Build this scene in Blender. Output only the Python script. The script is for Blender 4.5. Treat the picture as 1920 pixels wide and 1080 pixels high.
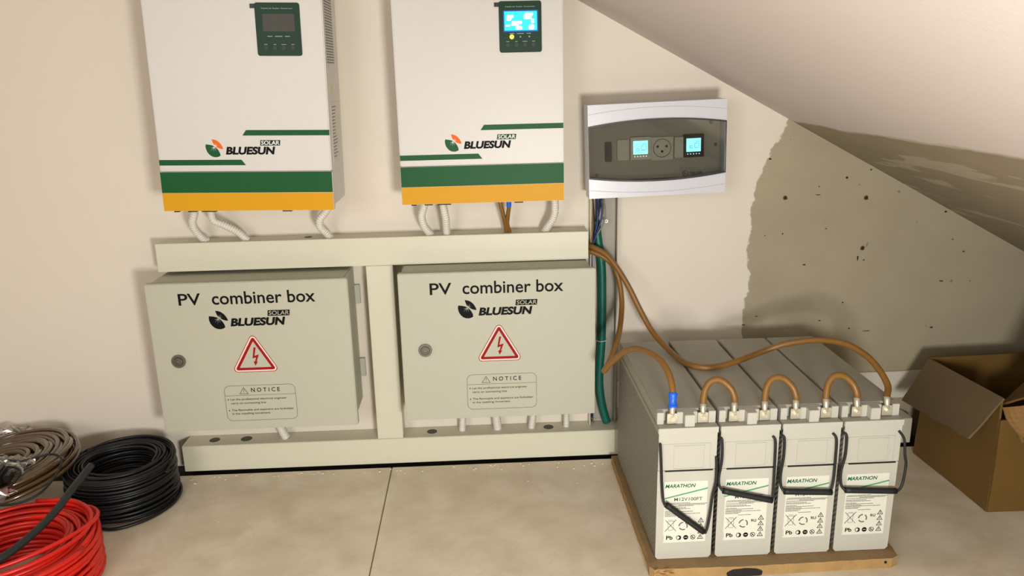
import bpy, bmesh, math, random
from mathutils import Vector, Matrix
random.seed(7)
for o in list(bpy.data.objects): bpy.data.objects.remove(o)
C = bpy.context.scene.collection
S = bpy.context.scene

# ------------------------------------------------------------ camera
F_PX = 1484.8
cam_d = bpy.data.cameras.new('camera'); cam = bpy.data.objects.new('camera', cam_d); C.objects.link(cam)
cam_d.sensor_width = 36; cam_d.lens = F_PX/1920*36; cam_d.clip_start = .01
p, y, r = math.radians(15.1403), math.radians(-2.28299), math.radians(1.24229)
cp, sp = math.cos(p), math.sin(p)
Rz = Matrix(((math.cos(y), -math.sin(y), 0), (math.sin(y), math.cos(y), 0), (0, 0, 1)))
Rx = Matrix(((1, 0, 0), (0, cp, sp), (0, -sp, cp)))
Ry = Matrix(((math.cos(r), 0, math.sin(r)), (0, 1, 0), (-math.sin(r), 0, math.cos(r))))
R3 = Rz @ Rx @ Ry
cols = [R3.col[0], R3.col[2], -R3.col[1]]
M3 = Matrix((cols[0], cols[1], cols[2])).transposed()
cam.matrix_world = Matrix.Translation((0, -1.7624, .88368)) @ M3.to_4x4()
S.camera = cam

# ------------------------------------------------------------ world, lamps, exposure
S.view_settings.view_transform = 'Standard'; S.view_settings.look = 'None'
S.view_settings.gamma = 1; S.view_settings.use_curve_mapping = False
S.view_settings.exposure = 0.0
w = bpy.data.worlds.new('world'); S.world = w; w.use_nodes = True
w.node_tree.nodes['Background'].inputs[0].default_value = (.9, .95, 1, 1)
w.node_tree.nodes['Background'].inputs[1].default_value = .3
def area(name, loc, target, size, power, col):
    l = bpy.data.lights.new(name, 'AREA'); l.shape = 'DISK'; l.size = size; l.energy = power; l.color = col
    o = bpy.data.objects.new(name, l); C.objects.link(o); o.location = loc
    o.rotation_euler = (Vector(target)-Vector(loc)).to_track_quat('-Z', 'Y').to_euler()
    return o
area('lamp_main', (.29, -1.86, .46), (-.12, 0, .32), .24, 20, (1, .99, .96))
area('lamp_fill', (-1.0, -2.5, 1.0), (-.5, 0, .2), .9, 15.5, (1, .97, .97))

# ------------------------------------------------------------ materials
def rgb(r_, g_, b_):
    f = lambda c: (c/255/12.92) if c/255 <= .04045 else ((c/255+.055)/1.055)**2.4
    return (f(r_), f(g_), f(b_), 1)
def mat(name, col, rough=.5, metal=0, noise=0, nscale=20, bump=0, bscale=200, spec=.5, emit=None, estr=0, alpha=1, trans=0, coat=0):
    m = bpy.data.materials.new(name); m.use_nodes = True; nt = m.node_tree; b = nt.nodes['Principled BSDF']
    col = rgb(*col)
    b.inputs['Base Color'].default_value = col; b.inputs['Roughness'].default_value = rough
    b.inputs['Metallic'].default_value = metal; b.inputs['Specular IOR Level'].default_value = spec
    b.inputs['Coat Weight'].default_value = coat
    if noise:
        tc = nt.nodes.new('ShaderNodeTexCoord'); n = nt.nodes.new('ShaderNodeTexNoise'); n.inputs['Scale'].default_value = nscale; n.inputs['Detail'].default_value = 5
        mx = nt.nodes.new('ShaderNodeMix'); mx.data_type = 'RGBA'
        mx.inputs[6].default_value = tuple(c*(1-noise) for c in col[:3])+(1,); mx.inputs[7].default_value = tuple(min(1, c*(1+noise)) for c in col[:3])+(1,)
        nt.links.new(tc.outputs['Object'], n.inputs['Vector']); nt.links.new(n.outputs[0], mx.inputs[0]); nt.links.new(mx.outputs[2], b.inputs['Base Color'])
    if bump:
        tc = nt.nodes.new('ShaderNodeTexCoord'); n = nt.nodes.new('ShaderNodeTexNoise'); n.inputs['Scale'].default_value = bscale; n.inputs['Detail'].default_value = 3
        bp = nt.nodes.new('ShaderNodeBump'); bp.inputs['Strength'].default_value = bump; bp.inputs['Distance'].default_value = .002
        nt.links.new(tc.outputs['Object'], n.inputs['Vector']); nt.links.new(n.outputs[0], bp.inputs['Height']); nt.links.new(bp.outputs[0], b.inputs['Normal'])
    if emit: b.inputs['Emission Color'].default_value = rgb(*emit); b.inputs['Emission Strength'].default_value = estr
    if trans: b.inputs['Transmission Weight'].default_value = trans
    b.inputs['Alpha'].default_value = alpha
    return m
M = {}
M['enamel'] = mat('white_enamel', (203, 199, 192), .38, noise=.015, nscale=60, bump=.12, bscale=900)
M['box'] = mat('grey_powder_coat', (178, 177, 158), .5, noise=.02, bump=.15, bscale=1200)
M['trunk'] = mat('cream_plastic', (207, 203, 180), .45, noise=.015)
M['conduit'] = mat('white_conduit', (214, 209, 196), .4)
M['dbox'] = mat('white_plastic', (200, 200, 206), .3)
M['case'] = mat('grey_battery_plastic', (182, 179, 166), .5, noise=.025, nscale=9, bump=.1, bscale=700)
M['casetop'] = mat('shaded_lid_plastic', (160, 157, 144), .55, noise=.05, nscale=8, bump=.1, bscale=700)  # same plastic as the case, darkened to paint in the shade on top
M['green'] = mat('green_paint', (0, 78, 30), .5, spec=.25)
M['yellow'] = mat('yellow_paint', (205, 148, 0), .5, spec=.25)
M['panel'] = mat('dark_green_panel', (10, 48, 26), .45, spec=.25)
M['black'] = mat('black_plastic', (14, 14, 16), .45)
M['ink'] = mat('black_ink', (8, 7, 8), .6, spec=.15)
M['greyink'] = mat('grey_ink', (112, 108, 88), .6)
M['midink'] = mat('brown_grey_ink', (70, 66, 56), .6)
M['paleink'] = mat('pale_ink', (150, 175, 160), .6)
M['microink'] = mat('small_print_ink', (104, 98, 90), .6, spec=.2)
M['whiteink'] = mat('white_ink', (236, 240, 230), .5)
M['red'] = mat('red_ink', (150, 14, 18), .6, spec=.15)
M['pinkish'] = mat('sticker_white', (232, 208, 196), .5)
M['orange'] = mat('orange_paint', (222, 100, 4), .5, spec=.2)
M['lcdoff'] = mat('dark_lcd', (62, 60, 50), .4, spec=.25)
M['lcd'] = mat('lit_lcd', (10, 120, 150), .3, emit=(30, 200, 240), estr=1.5)
M['lcdglyph'] = mat('lit_lcd_glyph', (180, 240, 250), .3, emit=(205, 250, 250), estr=1.9)
M['lcdrim'] = mat('lit_lcd_edge', (5, 50, 120), .3, emit=(10, 90, 190), estr=.5)
M['led'] = mat('amber_led', (255, 200, 60), .3, emit=(255, 205, 60), estr=3)
M['ledoff'] = mat('unlit_led', (150, 165, 170), .3)
M['steel'] = mat('lock_steel', (128, 126, 120), .3, metal=.9)
M['brass'] = mat('tinned_brass', (214, 207, 186), .32, metal=.6, bump=.2, bscale=300)
M['brown'] = mat('brown_cable_sheath', (126, 88, 36), .42, noise=.12, nscale=18, spec=.5)
M['bluetape'] = mat('blue_tape', (18, 96, 215), .4)
M['bluewire'] = mat('blue_wire', (24, 44, 100), .45)
M['greywire'] = mat('grey_wire', (120, 118, 110), .45)
M['blackrubber'] = mat('black_rubber', (20, 20, 20), .6)
M['blackcable'] = mat('black_cable', (13, 14, 16), .42, spec=.4)
M['redcable'] = mat('red_cable', (205, 28, 14), .38, noise=.06, nscale=12)
M['greenblack'] = mat('thick_black_cable', (30, 36, 34), .5)
M['teal'] = mat('green_pipe', (8, 92, 76), .4, noise=.1, nscale=15)
M['copper'] = mat('clear_copper_cable', (80, 58, 30), .2, noise=.4, nscale=30, spec=.8, coat=.4)
M['chase'] = mat('chase_grey', (158, 152, 138), .6)
M['dark'] = mat('dark_gap', (26, 22, 18), .9)
M['hole'] = mat('rusty_hole', (48, 24, 16), .9)
M['holeedge'] = mat('brick_dust', (112, 62, 46), .9)
M['skirt'] = mat('white_skirting', (216, 208, 192), .45)
M['sidegrey'] = mat('vent_dark', (110, 108, 104), .6)
M['sticker'] = mat('pale_side_sticker', (206, 202, 192), .5)
M['yellowgreen'] = mat('yellowed_tag', (200, 196, 130), .5)
M['module'] = mat('module_plastic', (212, 206, 186), .5)
M['plate'] = mat('inner_cover_plate', (170, 165, 150), .5)
M['board'] = mat('chipboard', (160, 128, 80), .8, noise=.25, nscale=28, bump=.6, bscale=160)
M['boardtop'] = mat('chipboard_top', (132, 107, 70), .8, noise=.2, nscale=40, bump=.5, bscale=200)  # top toned darker than the lit edge, light put into both colours
M['tornpaper'] = mat('torn_card', (170, 128, 76), .85, noise=.25, nscale=60, bump=.6, bscale=200)
M['card'] = mat('cardboard', (106, 77, 26), .85, noise=.12, nscale=10, bump=.3, bscale=90)
M['cardtorn'] = mat('torn_cardboard', (138, 104, 58), .9, noise=.2, nscale=14, bump=.5, bscale=60)
M['cardlight'] = mat('cardboard_inside', (106, 88, 60), .9, noise=.08, nscale=9, bump=.3, bscale=90)

def side_relief(m):     # fine diagonal ribbing of the moulded battery side walls
    nt = m.node_tree; b = nt.nodes['Principled BSDF']
    tc = nt.nodes.new('ShaderNodeTexCoord'); mp = nt.nodes.new('ShaderNodeMapping'); mp.inputs['Rotation'].default_value = (math.radians(42), 0, 0)
    wv = nt.nodes.new('ShaderNodeTexWave'); wv.bands_direction = 'Z'; wv.inputs['Scale'].default_value = 42; wv.inputs['Distortion'].default_value = 1.2; wv.inputs['Detail'].default_value = 1
    bp = nt.nodes.new('ShaderNodeBump'); bp.inputs['Strength'].default_value = .5; bp.inputs['Distance'].default_value = .0015
    nt.links.new(tc.outputs['Object'], mp.inputs[0]); nt.links.new(mp.outputs[0], wv.inputs[0]); nt.links.new(wv.outputs['Fac'], bp.inputs['Height']); nt.links.new(bp.outputs[0], b.inputs['Normal'])
M['caseside'] = mat('shaded_ribbed_side', (128, 125, 114), .55); side_relief(M['caseside'])  # side walls darker than the front, their shade put into the colour

def plaster(name, paint, concrete, ceiling=False):
    m = bpy.data.materials.new(name); m.use_nodes = True; nt = m.node_tree; b = nt.nodes['Principled BSDF']; L = nt.links.new
    N = nt.nodes.new
    tc = N('ShaderNodeTexCoord'); sx = N('ShaderNodeSeparateXYZ'); L(tc.outputs['Object'], sx.inputs[0])
    def math_(op, a, b_=None, clamp=False):
        n = N('ShaderNodeMath'); n.operation = op; n.use_clamp = clamp
        for i, v in enumerate((a, b_)):
            if v is None: continue
            if isinstance(v, (int, float)): n.inputs[i].default_value = v
            else: L(v, n.inputs[i])
        return n.outputs[0]
    def noise(scale, detail=4, rough=.55):
        n = N('ShaderNodeTexNoise'); n.inputs['Scale'].default_value = scale; n.inputs['Detail'].default_value = detail; n.inputs['Roughness'].default_value = rough
        L(tc.outputs['Object'], n.inputs['Vector']); return n.outputs[0]
    def mix(f, a, c):
        n = N('ShaderNodeMix'); n.data_type = 'RGBA'
        L(f, n.inputs[0])
        for i, v in ((6, a), (7, c)):
            if isinstance(v, tuple): n.inputs[i].default_value = v
            else: L(v, n.inputs[i])
        return n.outputs[2]
    n1 = noise(9 if not ceiling else 5); n2 = noise(70)
    if ceiling:
        nn = noise(2.2, 5, .6)
        edge = math_('ADD', .672, math_('MULTIPLY', nn, .055))
        edge = math_('ADD', edge, math_('MULTIPLY', n2, .008))
    else:
        up = math_('MAXIMUM', math_('SUBTRACT', sx.outputs[2], .62), 0)
        edge = math_('ADD', .604, math_('MULTIPLY', up, .50))
        edge = math_('ADD', edge, math_('MULTIPLY', math_('SUBTRACT', n1, .5), .05))
        edge = math_('ADD', edge, math_('MULTIPLY', n2, .022))
    f = math_('MULTIPLY', math_('SUBTRACT', sx.outputs[0], edge), 260 if not ceiling else 90, True)
    pc = mix(noise(2.5, 3), tuple(c*.975 for c in rgb(*paint)[:3])+(1,), rgb(*paint))
    cc = mix(noise(4, 6, .65), tuple(c*.78 for c in rgb(*concrete)[:3])+(1,), tuple(c*1.15 for c in rgb(*concrete)[:3])+(1,))
    sp_ = noise(42, 2); spk = math_('MULTIPLY', math_('GREATER_THAN', sp_, .735), .6)
    cc = mix(spk, cc, rgb(92, 84, 66))
    if ceiling:   # worn paler smears of filler on the bare strip
        sm = N('ShaderNodeTexNoise'); mp = N('ShaderNodeMapping'); mp.inputs['Scale'].default_value = (14, 1.6, 14); L(tc.outputs['Object'], mp.inputs[0]); L(mp.outputs[0], sm.inputs['Vector']); sm.inputs['Scale'].default_value = 1.2; sm.inputs['Detail'].default_value = 5
        cc = mix(math_('MULTIPLY', math_('GREATER_THAN', sm.outputs[0], .60), .45), cc, rgb(188, 176, 156))
    L(mix(f, pc, cc), b.inputs['Base Color']); b.inputs['Roughness'].default_value = .75
    b.inputs['Specular IOR Level'].default_value = .25
    h = math_('ADD', math_('MULTIPLY', math_('SUBTRACT', 1, f), 1.2), math_('MULTIPLY', noise(160, 3), .35))
    h = math_('ADD', h, math_('MULTIPLY', n1, .8))
    bp = N('ShaderNodeBump'); bp.inputs['Strength'].default_value = .35; bp.inputs['Distance'].default_value = .002; L(h, bp.inputs['Height']); L(bp.outputs[0], b.inputs['Normal'])
    return m
M['wall'] = plaster('wall_plaster', (222, 212, 196), (166, 155, 130))
M['ceiling'] = plaster('ceiling_plaster', (198, 187, 180), (143, 131, 109), True)
M['plain'] = mat('plain_wall_paint', (222, 216, 204), .8)

def tile_mat():
    m = bpy.data.materials.new('stone_tile'); m.use_nodes = True; nt = m.node_tree; b = nt.nodes['Principled BSDF']; L = nt.links.new; N = nt.nodes.new
    tc = N('ShaderNodeTexCoord')
    def noise(scale, detail, vec=None, dist=0):
        n = N('ShaderNodeTexNoise'); n.inputs['Scale'].default_value = scale; n.inputs['Detail'].default_value = detail; n.inputs['Distortion'].default_value = dist
        L(vec or tc.outputs['Object'], n.inputs['Vector']); return n.outputs[0]
    def ramp(fac, stops):
        r_ = N('ShaderNodeValToRGB'); L(fac, r_.inputs[0]); e = r_.color_ramp.elements
        e[0].position, e[0].color = stops[0]; e[1].position, e[1].color = stops[-1]
        for s in stops[1:-1]:
            x = e.new(s[0]); x.color = s[1]
        return r_.outputs[0]
    base = ramp(noise(11, 12, None, .35), [(.3, rgb(204, 189, 165)), (.5, rgb(215, 202, 178)), (.7, rgb(225, 214, 192))])
    mx = N('ShaderNodeMix'); mx.data_type = 'RGBA'; L(ramp(noise(3, 10, None, 2.5), [(.47, (0, 0, 0, 1)), (.5, (.10, .10, .10, 1)), (.53, (0, 0, 0, 1))]), mx.inputs[0]); L(base, mx.inputs[6]); mx.inputs[7].default_value = rgb(164, 144, 120)
    mw = N('ShaderNodeMix'); mw.data_type = 'RGBA'; L(ramp(noise(55, 3), [(.70, (0, 0, 0, 1)), (.76, (.7, .7, .7, 1))]), mw.inputs[0]); L(mx.outputs[2], mw.inputs[6]); mw.inputs[7].default_value = rgb(228, 220, 204)
    L(mw.outputs[2], b.inputs['Base Color'])
    L(ramp(noise(8, 5), [(.3, (.38,)*3+(1,)), (.7, (.6,)*3+(1,))]), b.inputs['Roughness'])
    return m
M['tile'] = tile_mat()

def glassy(name, col, alpha, rough):
    m = bpy.data.materials.new(name); m.use_nodes = True; nt = m.node_tree
    nt.nodes.remove(nt.nodes['Principled BSDF']); out = nt.nodes['Material Output']
    t = nt.nodes.new('ShaderNodeBsdfTransparent'); t.inputs[0].default_value = col
    g = nt.nodes.new('ShaderNodeBsdfGlossy'); g.inputs['Roughness'].default_value = rough; g.inputs[0].default_value = (1, 1, 1, 1)
    d = nt.nodes.new('ShaderNodeBsdfDiffuse'); d.inputs[0].default_value = (.75, .74, .7, 1) if alpha < .5 else (.02, .02, .02, 1)
    fr = nt.nodes.new('ShaderNodeFresnel'); fr.inputs[0].default_value = 1.5
    m1 = nt.nodes.new('ShaderNodeMixShader'); m1.inputs[0].default_value = .12 if alpha < .5 else .05
    m2 = nt.nodes.new('ShaderNodeMixShader')
    nt.links.new(t.outputs[0], m1.inputs[1]); nt.links.new(d.outputs[0], m1.inputs[2])
    ad = nt.nodes.new('ShaderNodeMath'); ad.operation = 'MULTIPLY'; ad.inputs[1].default_value = 3.4; nt.links.new(fr.outputs[0], ad.inputs[0])
    nt.links.new(ad.outputs[0], m2.inputs[0]); nt.links.new(m1.outputs[0], m2.inputs[1]); nt.links.new(g.outputs[0], m2.inputs[2])
    nt.links.new(m2.outputs[0], out.inputs[0]); return m
M['smoke'] = glassy('smoked_window', (.80, .79, .77, 1), .9, .03)
M['bag'] = glassy('clear_plastic_film', (.9, .9, .9, 1), .2, .12)

# ------------------------------------------------------------ mesh helpers
def link(name, me, parent=None, m=None, smooth=False):
    o = bpy.data.objects.new(name, me); C.objects.link(o)
    if m is not None:
        for k in (m if isinstance(m, (list, tuple)) else [m]): me.materials.append(M[k] if isinstance(k, str) else k)
    if parent is not None: o.parent = parent
    if smooth:
        for f in me.polygons: f.use_smooth = True
    return o
def obj(name, bm, m, parent=None, smooth=False):
    bmesh.ops.recalc_face_normals(bm, faces=bm.faces)
    me = bpy.data.meshes.new(name); bm.to_mesh(me); bm.free()
    return link(name, me, parent, m, smooth)
def box(bm, x0, x1, y0, y1, z0, z1, mi=0, bev=0, rot=None, cen=None):
    vs = [bm.verts.new(v) for v in ((x0,y0,z0),(x1,y0,z0),(x1,y1,z0),(x0,y1,z0),(x0,y0,z1),(x1,y0,z1),(x1,y1,z1),(x0,y1,z1))]
    fs = [bm.faces.new([vs[i] for i in q]) for q in ((0,3,2,1),(4,5,6,7),(0,1,5,4),(1,2,6,5),(2,3,7,6),(3,0,4,7))]
    for f in fs: f.material_index = mi
    if bev:
        es = list({e for f in fs for e in f.edges})
        bmesh.ops.bevel(bm, geom=es, offset=bev, segments=2, affect='EDGES', clamp_overlap=True, material=-1)
    return bm
def bx(*a, **k): return box(bmesh.new(), *a, **k)
def prism(bm, pts, y0, y1, mi=0):          # pts in (x,z), extruded in y
    a = [bm.verts.new((q[0], y0, q[1])) for q in pts]; b = [bm.verts.new((q[0], y1, q[1])) for q in pts]
    fs = [bm.faces.new(a), bm.faces.new(b[::-1])]; n = len(pts)
    for i in range(n): fs.append(bm.faces.new((a[i], b[i], b[(i+1) % n], a[(i+1) % n])))
    for f in fs: f.material_index = mi
    return fs
def cyl_y(bm, cx, cz, rad, y0, y1, n=24, mi=0):
    return prism(bm, [(cx+rad*math.cos(2*math.pi*i/n), cz+rad*math.sin(2*math.pi*i/n)) for i in range(n)], y0, y1, mi)
def rrect(x0, z0, x1, z1, rd, n=5):
    out = []
    for cx, cz, a0 in ((x1-rd, z1-rd, 0), (x0+rd, z1-rd, 90), (x0+rd, z0+rd, 180), (x1-rd, z0+rd, 270)):
        for k in range(n+1):
            a = math.radians(a0+90*k/n); out.append((cx+rd*math.cos(a), cz+rd*math.sin(a)))
    return out
def ring_flat(bm, outer, inner, y0, y1, mi=0):   # same vertex count loops in (x,z)
    n = len(outer)
    L = [[bm.verts.new((q[0], yy, q[1])) for q in loop] for loop, yy in ((outer, y0), (inner, y0), (outer, y1), (inner, y1))]
    for i in range(n):
        j = (i+1) % n
        for a, b in ((L[0], L[1]), (L[1], L[3]), (L[3], L[2]), (L[2], L[0])):
            bm.faces.new((a[i], a[j], b[j], b[i])).material_index = mi
def catmull(pts, n=10, closed=False):
    P = [Vector(q) for q in pts]; out = []
    if not closed: P = [2*P[0]-P[1]]+P+[2*P[-1]-P[-2]]
    for i in range(1, len(P)-2):
        p0, p1, p2, p3 = P[i-1], P[i], P[i+1], P[i+2]
        for k in range(n):
            t = k/n
            out.append(.5*((2*p1)+(-p0+p2)*t+(2*p0-5*p1+4*p2-p3)*t*t+(-p0+3*p1-3*p2+p3)*t**3))
    out.append(P[-2].copy()); return out
def sweep(bm, pts, rad, sides=10, mi=0, cap=True):
    n = len(pts); rf = rad if callable(rad) else (lambda t: rad)
    T = [(pts[min(i+1, n-1)]-pts[max(i-1, 0)]).normalized() for i in range(n)]
    up = Vector((0, 0, 1)) if abs(T[0].z) < .9 else Vector((1, 0, 0))
    nrm = (up-T[0]*up.dot(T[0])).normalized(); rings = []
    for i in range(n):
        nrm = (nrm-T[i]*nrm.dot(T[i])).normalized(); bi = T[i].cross(nrm); rr = rf(i/(n-1))
        rings.append([bm.verts.new(pts[i]+(nrm*math.cos(2*math.pi*k/sides)+bi*math.sin(2*math.pi*k/sides))*rr) for k in range(sides)])
    for i in range(n-1):
        for k in range(sides):
            j = (k+1) % sides
            f = bm.faces.new((rings[i][k], rings[i][j], rings[i+1][j], rings[i+1][k])); f.material_index = mi; f.smooth = True
    if cap: bm.faces.new(rings[0][::-1]).material_index = mi; bm.faces.new(rings[-1]).material_index = mi
    return bm
def tube(name, pts, rad, m, parent=None, n=10, sides=10):
    return obj(name, sweep(bmesh.new(), catmull(pts, n), rad, sides), m, parent)
def sub(pts, o): return [(a[0]-o[0], a[1]-o[1], a[2]-o[2]) for a in pts]
def text_bm(bm, body, x0, z0, x1, z1, y, mi=0, bold=0, shear=0, depth=.0004):
    """lettering scaled to fill x0..x1, z0..z1, standing on the plane y and facing -Y"""
    cu = bpy.data.curves.new('t', 'FONT'); cu.body = body; cu.size = 1; cu.extrude = .01; cu.offset = bold; cu.shear = shear; cu.resolution_u = 4
    o = bpy.data.objects.new('t', cu); C.objects.link(o)
    me = bpy.data.meshes.new_from_object(o.evaluated_get(bpy.context.evaluated_depsgraph_get()))
    bpy.data.objects.remove(o); bpy.data.curves.remove(cu)
    xs = [v.co.x for v in me.vertices]; ys = [v.co.y for v in me.vertices]
    ax, bx_, ay, by = min(xs), max(xs), min(ys), max(ys)
    vs = [bm.verts.new((x0+(v.co.x-ax)/(bx_-ax)*(x1-x0), y-(depth if v.co.z > 0 else 0), z0+(v.co.y-ay)/(by-ay)*(z1-z0))) for v in me.vertices]
    for f in me.polygons:
        try: bm.faces.new([vs[i] for i in f.vertices]).material_index = mi
        except ValueError: pass
    bpy.data.meshes.remove(me)
def tag(o, label, cat, group=None, kind=None):
    o['label'] = label; o['category'] = cat
    if group: o['group'] = group
    if kind: o['kind'] = kind
    return o
def thing(name, label, cat, loc=(0, 0, 0), rot=(0, 0, 0), group=None):
    o = bpy.data.objects.new(name, None); C.objects.link(o); o.location = loc; o.rotation_euler = rot; o.empty_display_size = .05
    return tag(o, label, cat, group)
def struct(name, bm, m, parent=None, smooth=False):
    o = obj(name, bm, m, parent, smooth)
    if parent is None: o['kind'] = 'structure'
    return o
def copy_tree(o, parent=None):
    c = o.copy(); C.objects.link(c); c.parent = parent
    if parent is not None: c.matrix_parent_inverse = o.matrix_parent_inverse.copy()
    for ch in [q for q in list(bpy.data.objects) if q.parent is o]: copy_tree(ch, c)
    return c

# ------------------------------------------------------------ room shell
SL, K0 = .5453, 1.1529                       # sloping ceiling: z = K0 - SL*x
XL, XR, YF = -2.1, K0/SL, -3.4
XK = -1.45; ZK = K0-SL*XK
def wall_profile(x0=XL, x1=XR): return [(XL, -.02), (XR+.04, -.02), (XR+.04, -.021+.02), (XK, ZK), (XL, ZK)]
bm = bmesh.new()
g = [(XL, -.02), (XR, -.02), (XR, 0), (XK, ZK), (XL, ZK)]
prism(bm, g, 0, .08)
wall = struct('wall_back', bm, 'wall')
def pit(name, x, z, rx, rz, m, ang=0):       # a chipped hole: shallow ragged rim with a dark bottom, a piece of the wall
    b = bmesh.new(); n = 14; pts = []
    for i in range(n):
        a = 2*math.pi*i/n; q = 1+random.uniform(-.18, .18); u, v = rx*q*math.cos(a), rz*q*math.sin(a)
        pts.append((x+u*math.cos(ang)-v*math.sin(ang), z+u*math.sin(ang)+v*math.cos(ang)))
    prism(b, pts, -.0006, .001, 0)
    if rx > .004 and name == 'drill_hole':
        inn = [(x+(q[0]-x)*.6, z+(q[1]-z)*.6) for q in pts]; prism(b, inn, -.0012, .001, 1)
    o = obj(name, b, m, wall); return o
for x, z in ((.6962, .5981), (.8846, .5928), (.8872, .4756)): pit('drill_hole', x, z, .0056, .0056, ['holeedge', 'hole'])
for x, z, a, b, an in ((.6559, .687, .003, .0018, .2), (.8356, .6404, .0028, .0024, 0), (1.075, .5554, .003, .0022, -.3), (.89, .657, .002, .0018, 0), (.772, .603, .006, .0010, -.4),
        (.7525, .4400, .0034, .0016, -.6), (.797, .524, .0026, .0012, 0), (.696, .515, .0018, .0018, 0), (1.085, .39, .005, .0014, .1), (1.075, .275, .004, .0018, .7),
        (.617, .298, .004, .0012, .9), (.647, .318, .003, .0011, 1.4), (.873, .280, .0028, .0012, 1.3), (.80, .302, .003, .0012, .6), (.852, .345, .002, .0014, 0), (.893, .447, .0024, .0014, -.2),
        (1.10, .49, .0022, .0012, 0), (1.13, .46, .003, .0014, 0), (.773, .622, .0016, .0012, 0), (.655, .512, .0012, .0012, 0), (.917, .272, .009, .0009, -.4), (.878, .452, .0016, .006, -.4)):
    pit('paint_chip', x, z, a, b, 'hole')

bm = bmesh.new()
prism(bm, [(XR+.05, -.03), (XK, ZK), (XK+.03, ZK+.08), (XR+.14, -.03)], YF, .08)
ceil = struct('ceiling', bm, 'ceiling')
struct('ceiling_flat', bx(XL, XK+.03, YF, .08, ZK, ZK+.06), 'plain').name = 'ceiling.001'
b = bmesh.new(); sc = []     # small knob of plaster on the slope near the top right of the view
struct('wall_left', bx(XL-.06, XL, YF, .08, -.03, ZK+.06), 'plain')
struct('wall_front', bx(XL, XR, YF-.06, YF, -.03, ZK+.06), 'plain')

floor = struct('floor', bx(XL, XR, YF, .08, -.06, -.010), 'dark')
tx = -.2230; TW, TD, GAP = 1.198, .598, .0022
k = 0
for x0e, x1e in ((XL, -1.823), (-1.823, tx), (tx, 1.377), (1.377, XR)):
    for j in range(0, 6):
        x0, x1 = x0e, x1e; y1 = -.070-j*.6; y0 = y1-TD
        x0 = max(x0+GAP/2, XL); x1 = min(x1-GAP/2, XR-.002); y0 = max(y0, YF)
        if x1-x0 < .05 or y1-y0 < .03: continue
        b = bx(x0, x1, y0, y1, -.012, 0, bev=.0012)
        obj('floor_tile', b, 'tile', floor)
obj('grout', bx(XL, XR, YF, -.070, -.0115, -.0035), mat('grout', (128, 118, 100), .9), floor)
b = bmesh.new()
for q in range(70):                                        # crumbs of plaster dropped along the foot of the wall
    x = random.uniform(-.68, .27); yy = -.078-abs(random.gauss(0, .018)); s = random.uniform(.0008, .0026)
    box(b, x-s, x+s, yy-s*.8, yy+s, 0, s*.9)
for q in range(14):
    x = random.uniform(-.6, .25); yy = random.uniform(-.3, -.08); s = random.uniform(.0006, .0018)
    box(b, x-s, x+s, yy-s*.8, yy+s, 0, s*.6)
o = obj('plaster_crumbs', b, mat('crumb', (206, 198, 182), .9)); tag(o, 'scattered pale plaster crumbs on the tiles under the long white trunking', 'debris', kind='stuff')

# white skirting strip on the wall behind the batteries and the carton
struct('baseboard_back', bx(.31, 1.5, -.008, 0, .100, .168, bev=.001), 'skirt')

# ------------------------------------------------------------ cable trunking
def trunking(label, x0, x1, z0, z1, holes, vertical=False, name='cable_trunking', ydep=.060, yb=0.0, miter=0):
    t = thing(name, label, 'trunking', (x0, yb, z0), group=None)
    W, H = x1-x0, z1-z0; D = ydep
    obj('base', bx(.001, W-.001, -D*.55, 0, .001, H-.001), 'trunk', t)
    b = bmesh.new(); th = .0022
    if not vertical:
        box(b, 0, W, -D, -D+th, 0, H, bev=.0008); box(b, 0, W, -D+th, -.006, H-th, H+.0002); box(b, 0, W, -D+th, -.006, -.0002, th)
        box(b, 0, th, -D+th, -.006, th, H-th); box(b, W-th, W, -D+th, -.006, th, H-th)
    else:
        box(b, 0, W, -D, -D+th, 0, H, bev=.0008); box(b, 0, th, -D+th, -.006, 0, H); box(b, W-th, W, -D+th, -.006, 0, H)
    obj('cover', b, 'trunk', t)
    for hx, ry in holes:
        b = bmesh.new(); n = 18
        vs = [b.verts.new((hx+ry*math.cos(2*math.pi*i/n), -D*.5+ry*1.0*math.sin(2*math.pi*i/n), H+.0006)) for i in range(n)]
        f = b.faces.new(vs); bmesh.ops.extrude_face_region(b, geom=[f])
        for v in vs: v.co.z -= .0005
        obj('knockout_hole', b, 'holeedge' if 0 else 'midink', t)
    return t
trunking('long upper cream trunking fixed under the two inverters', -.6995, .2385, .4835, .5455, [(.322, .009)])
trunking('long lower cream trunking running along the wall just above the floor tiles', -.7030, 1.02, .0050, .0680, [(.066, .012), (.140, .013), (.575, .012), (.852, .012)])
trunking('short vertical cream trunking between the two combiner boxes', -.2520, -.1935, .0690, .4830, [], vertical=True)

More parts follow.
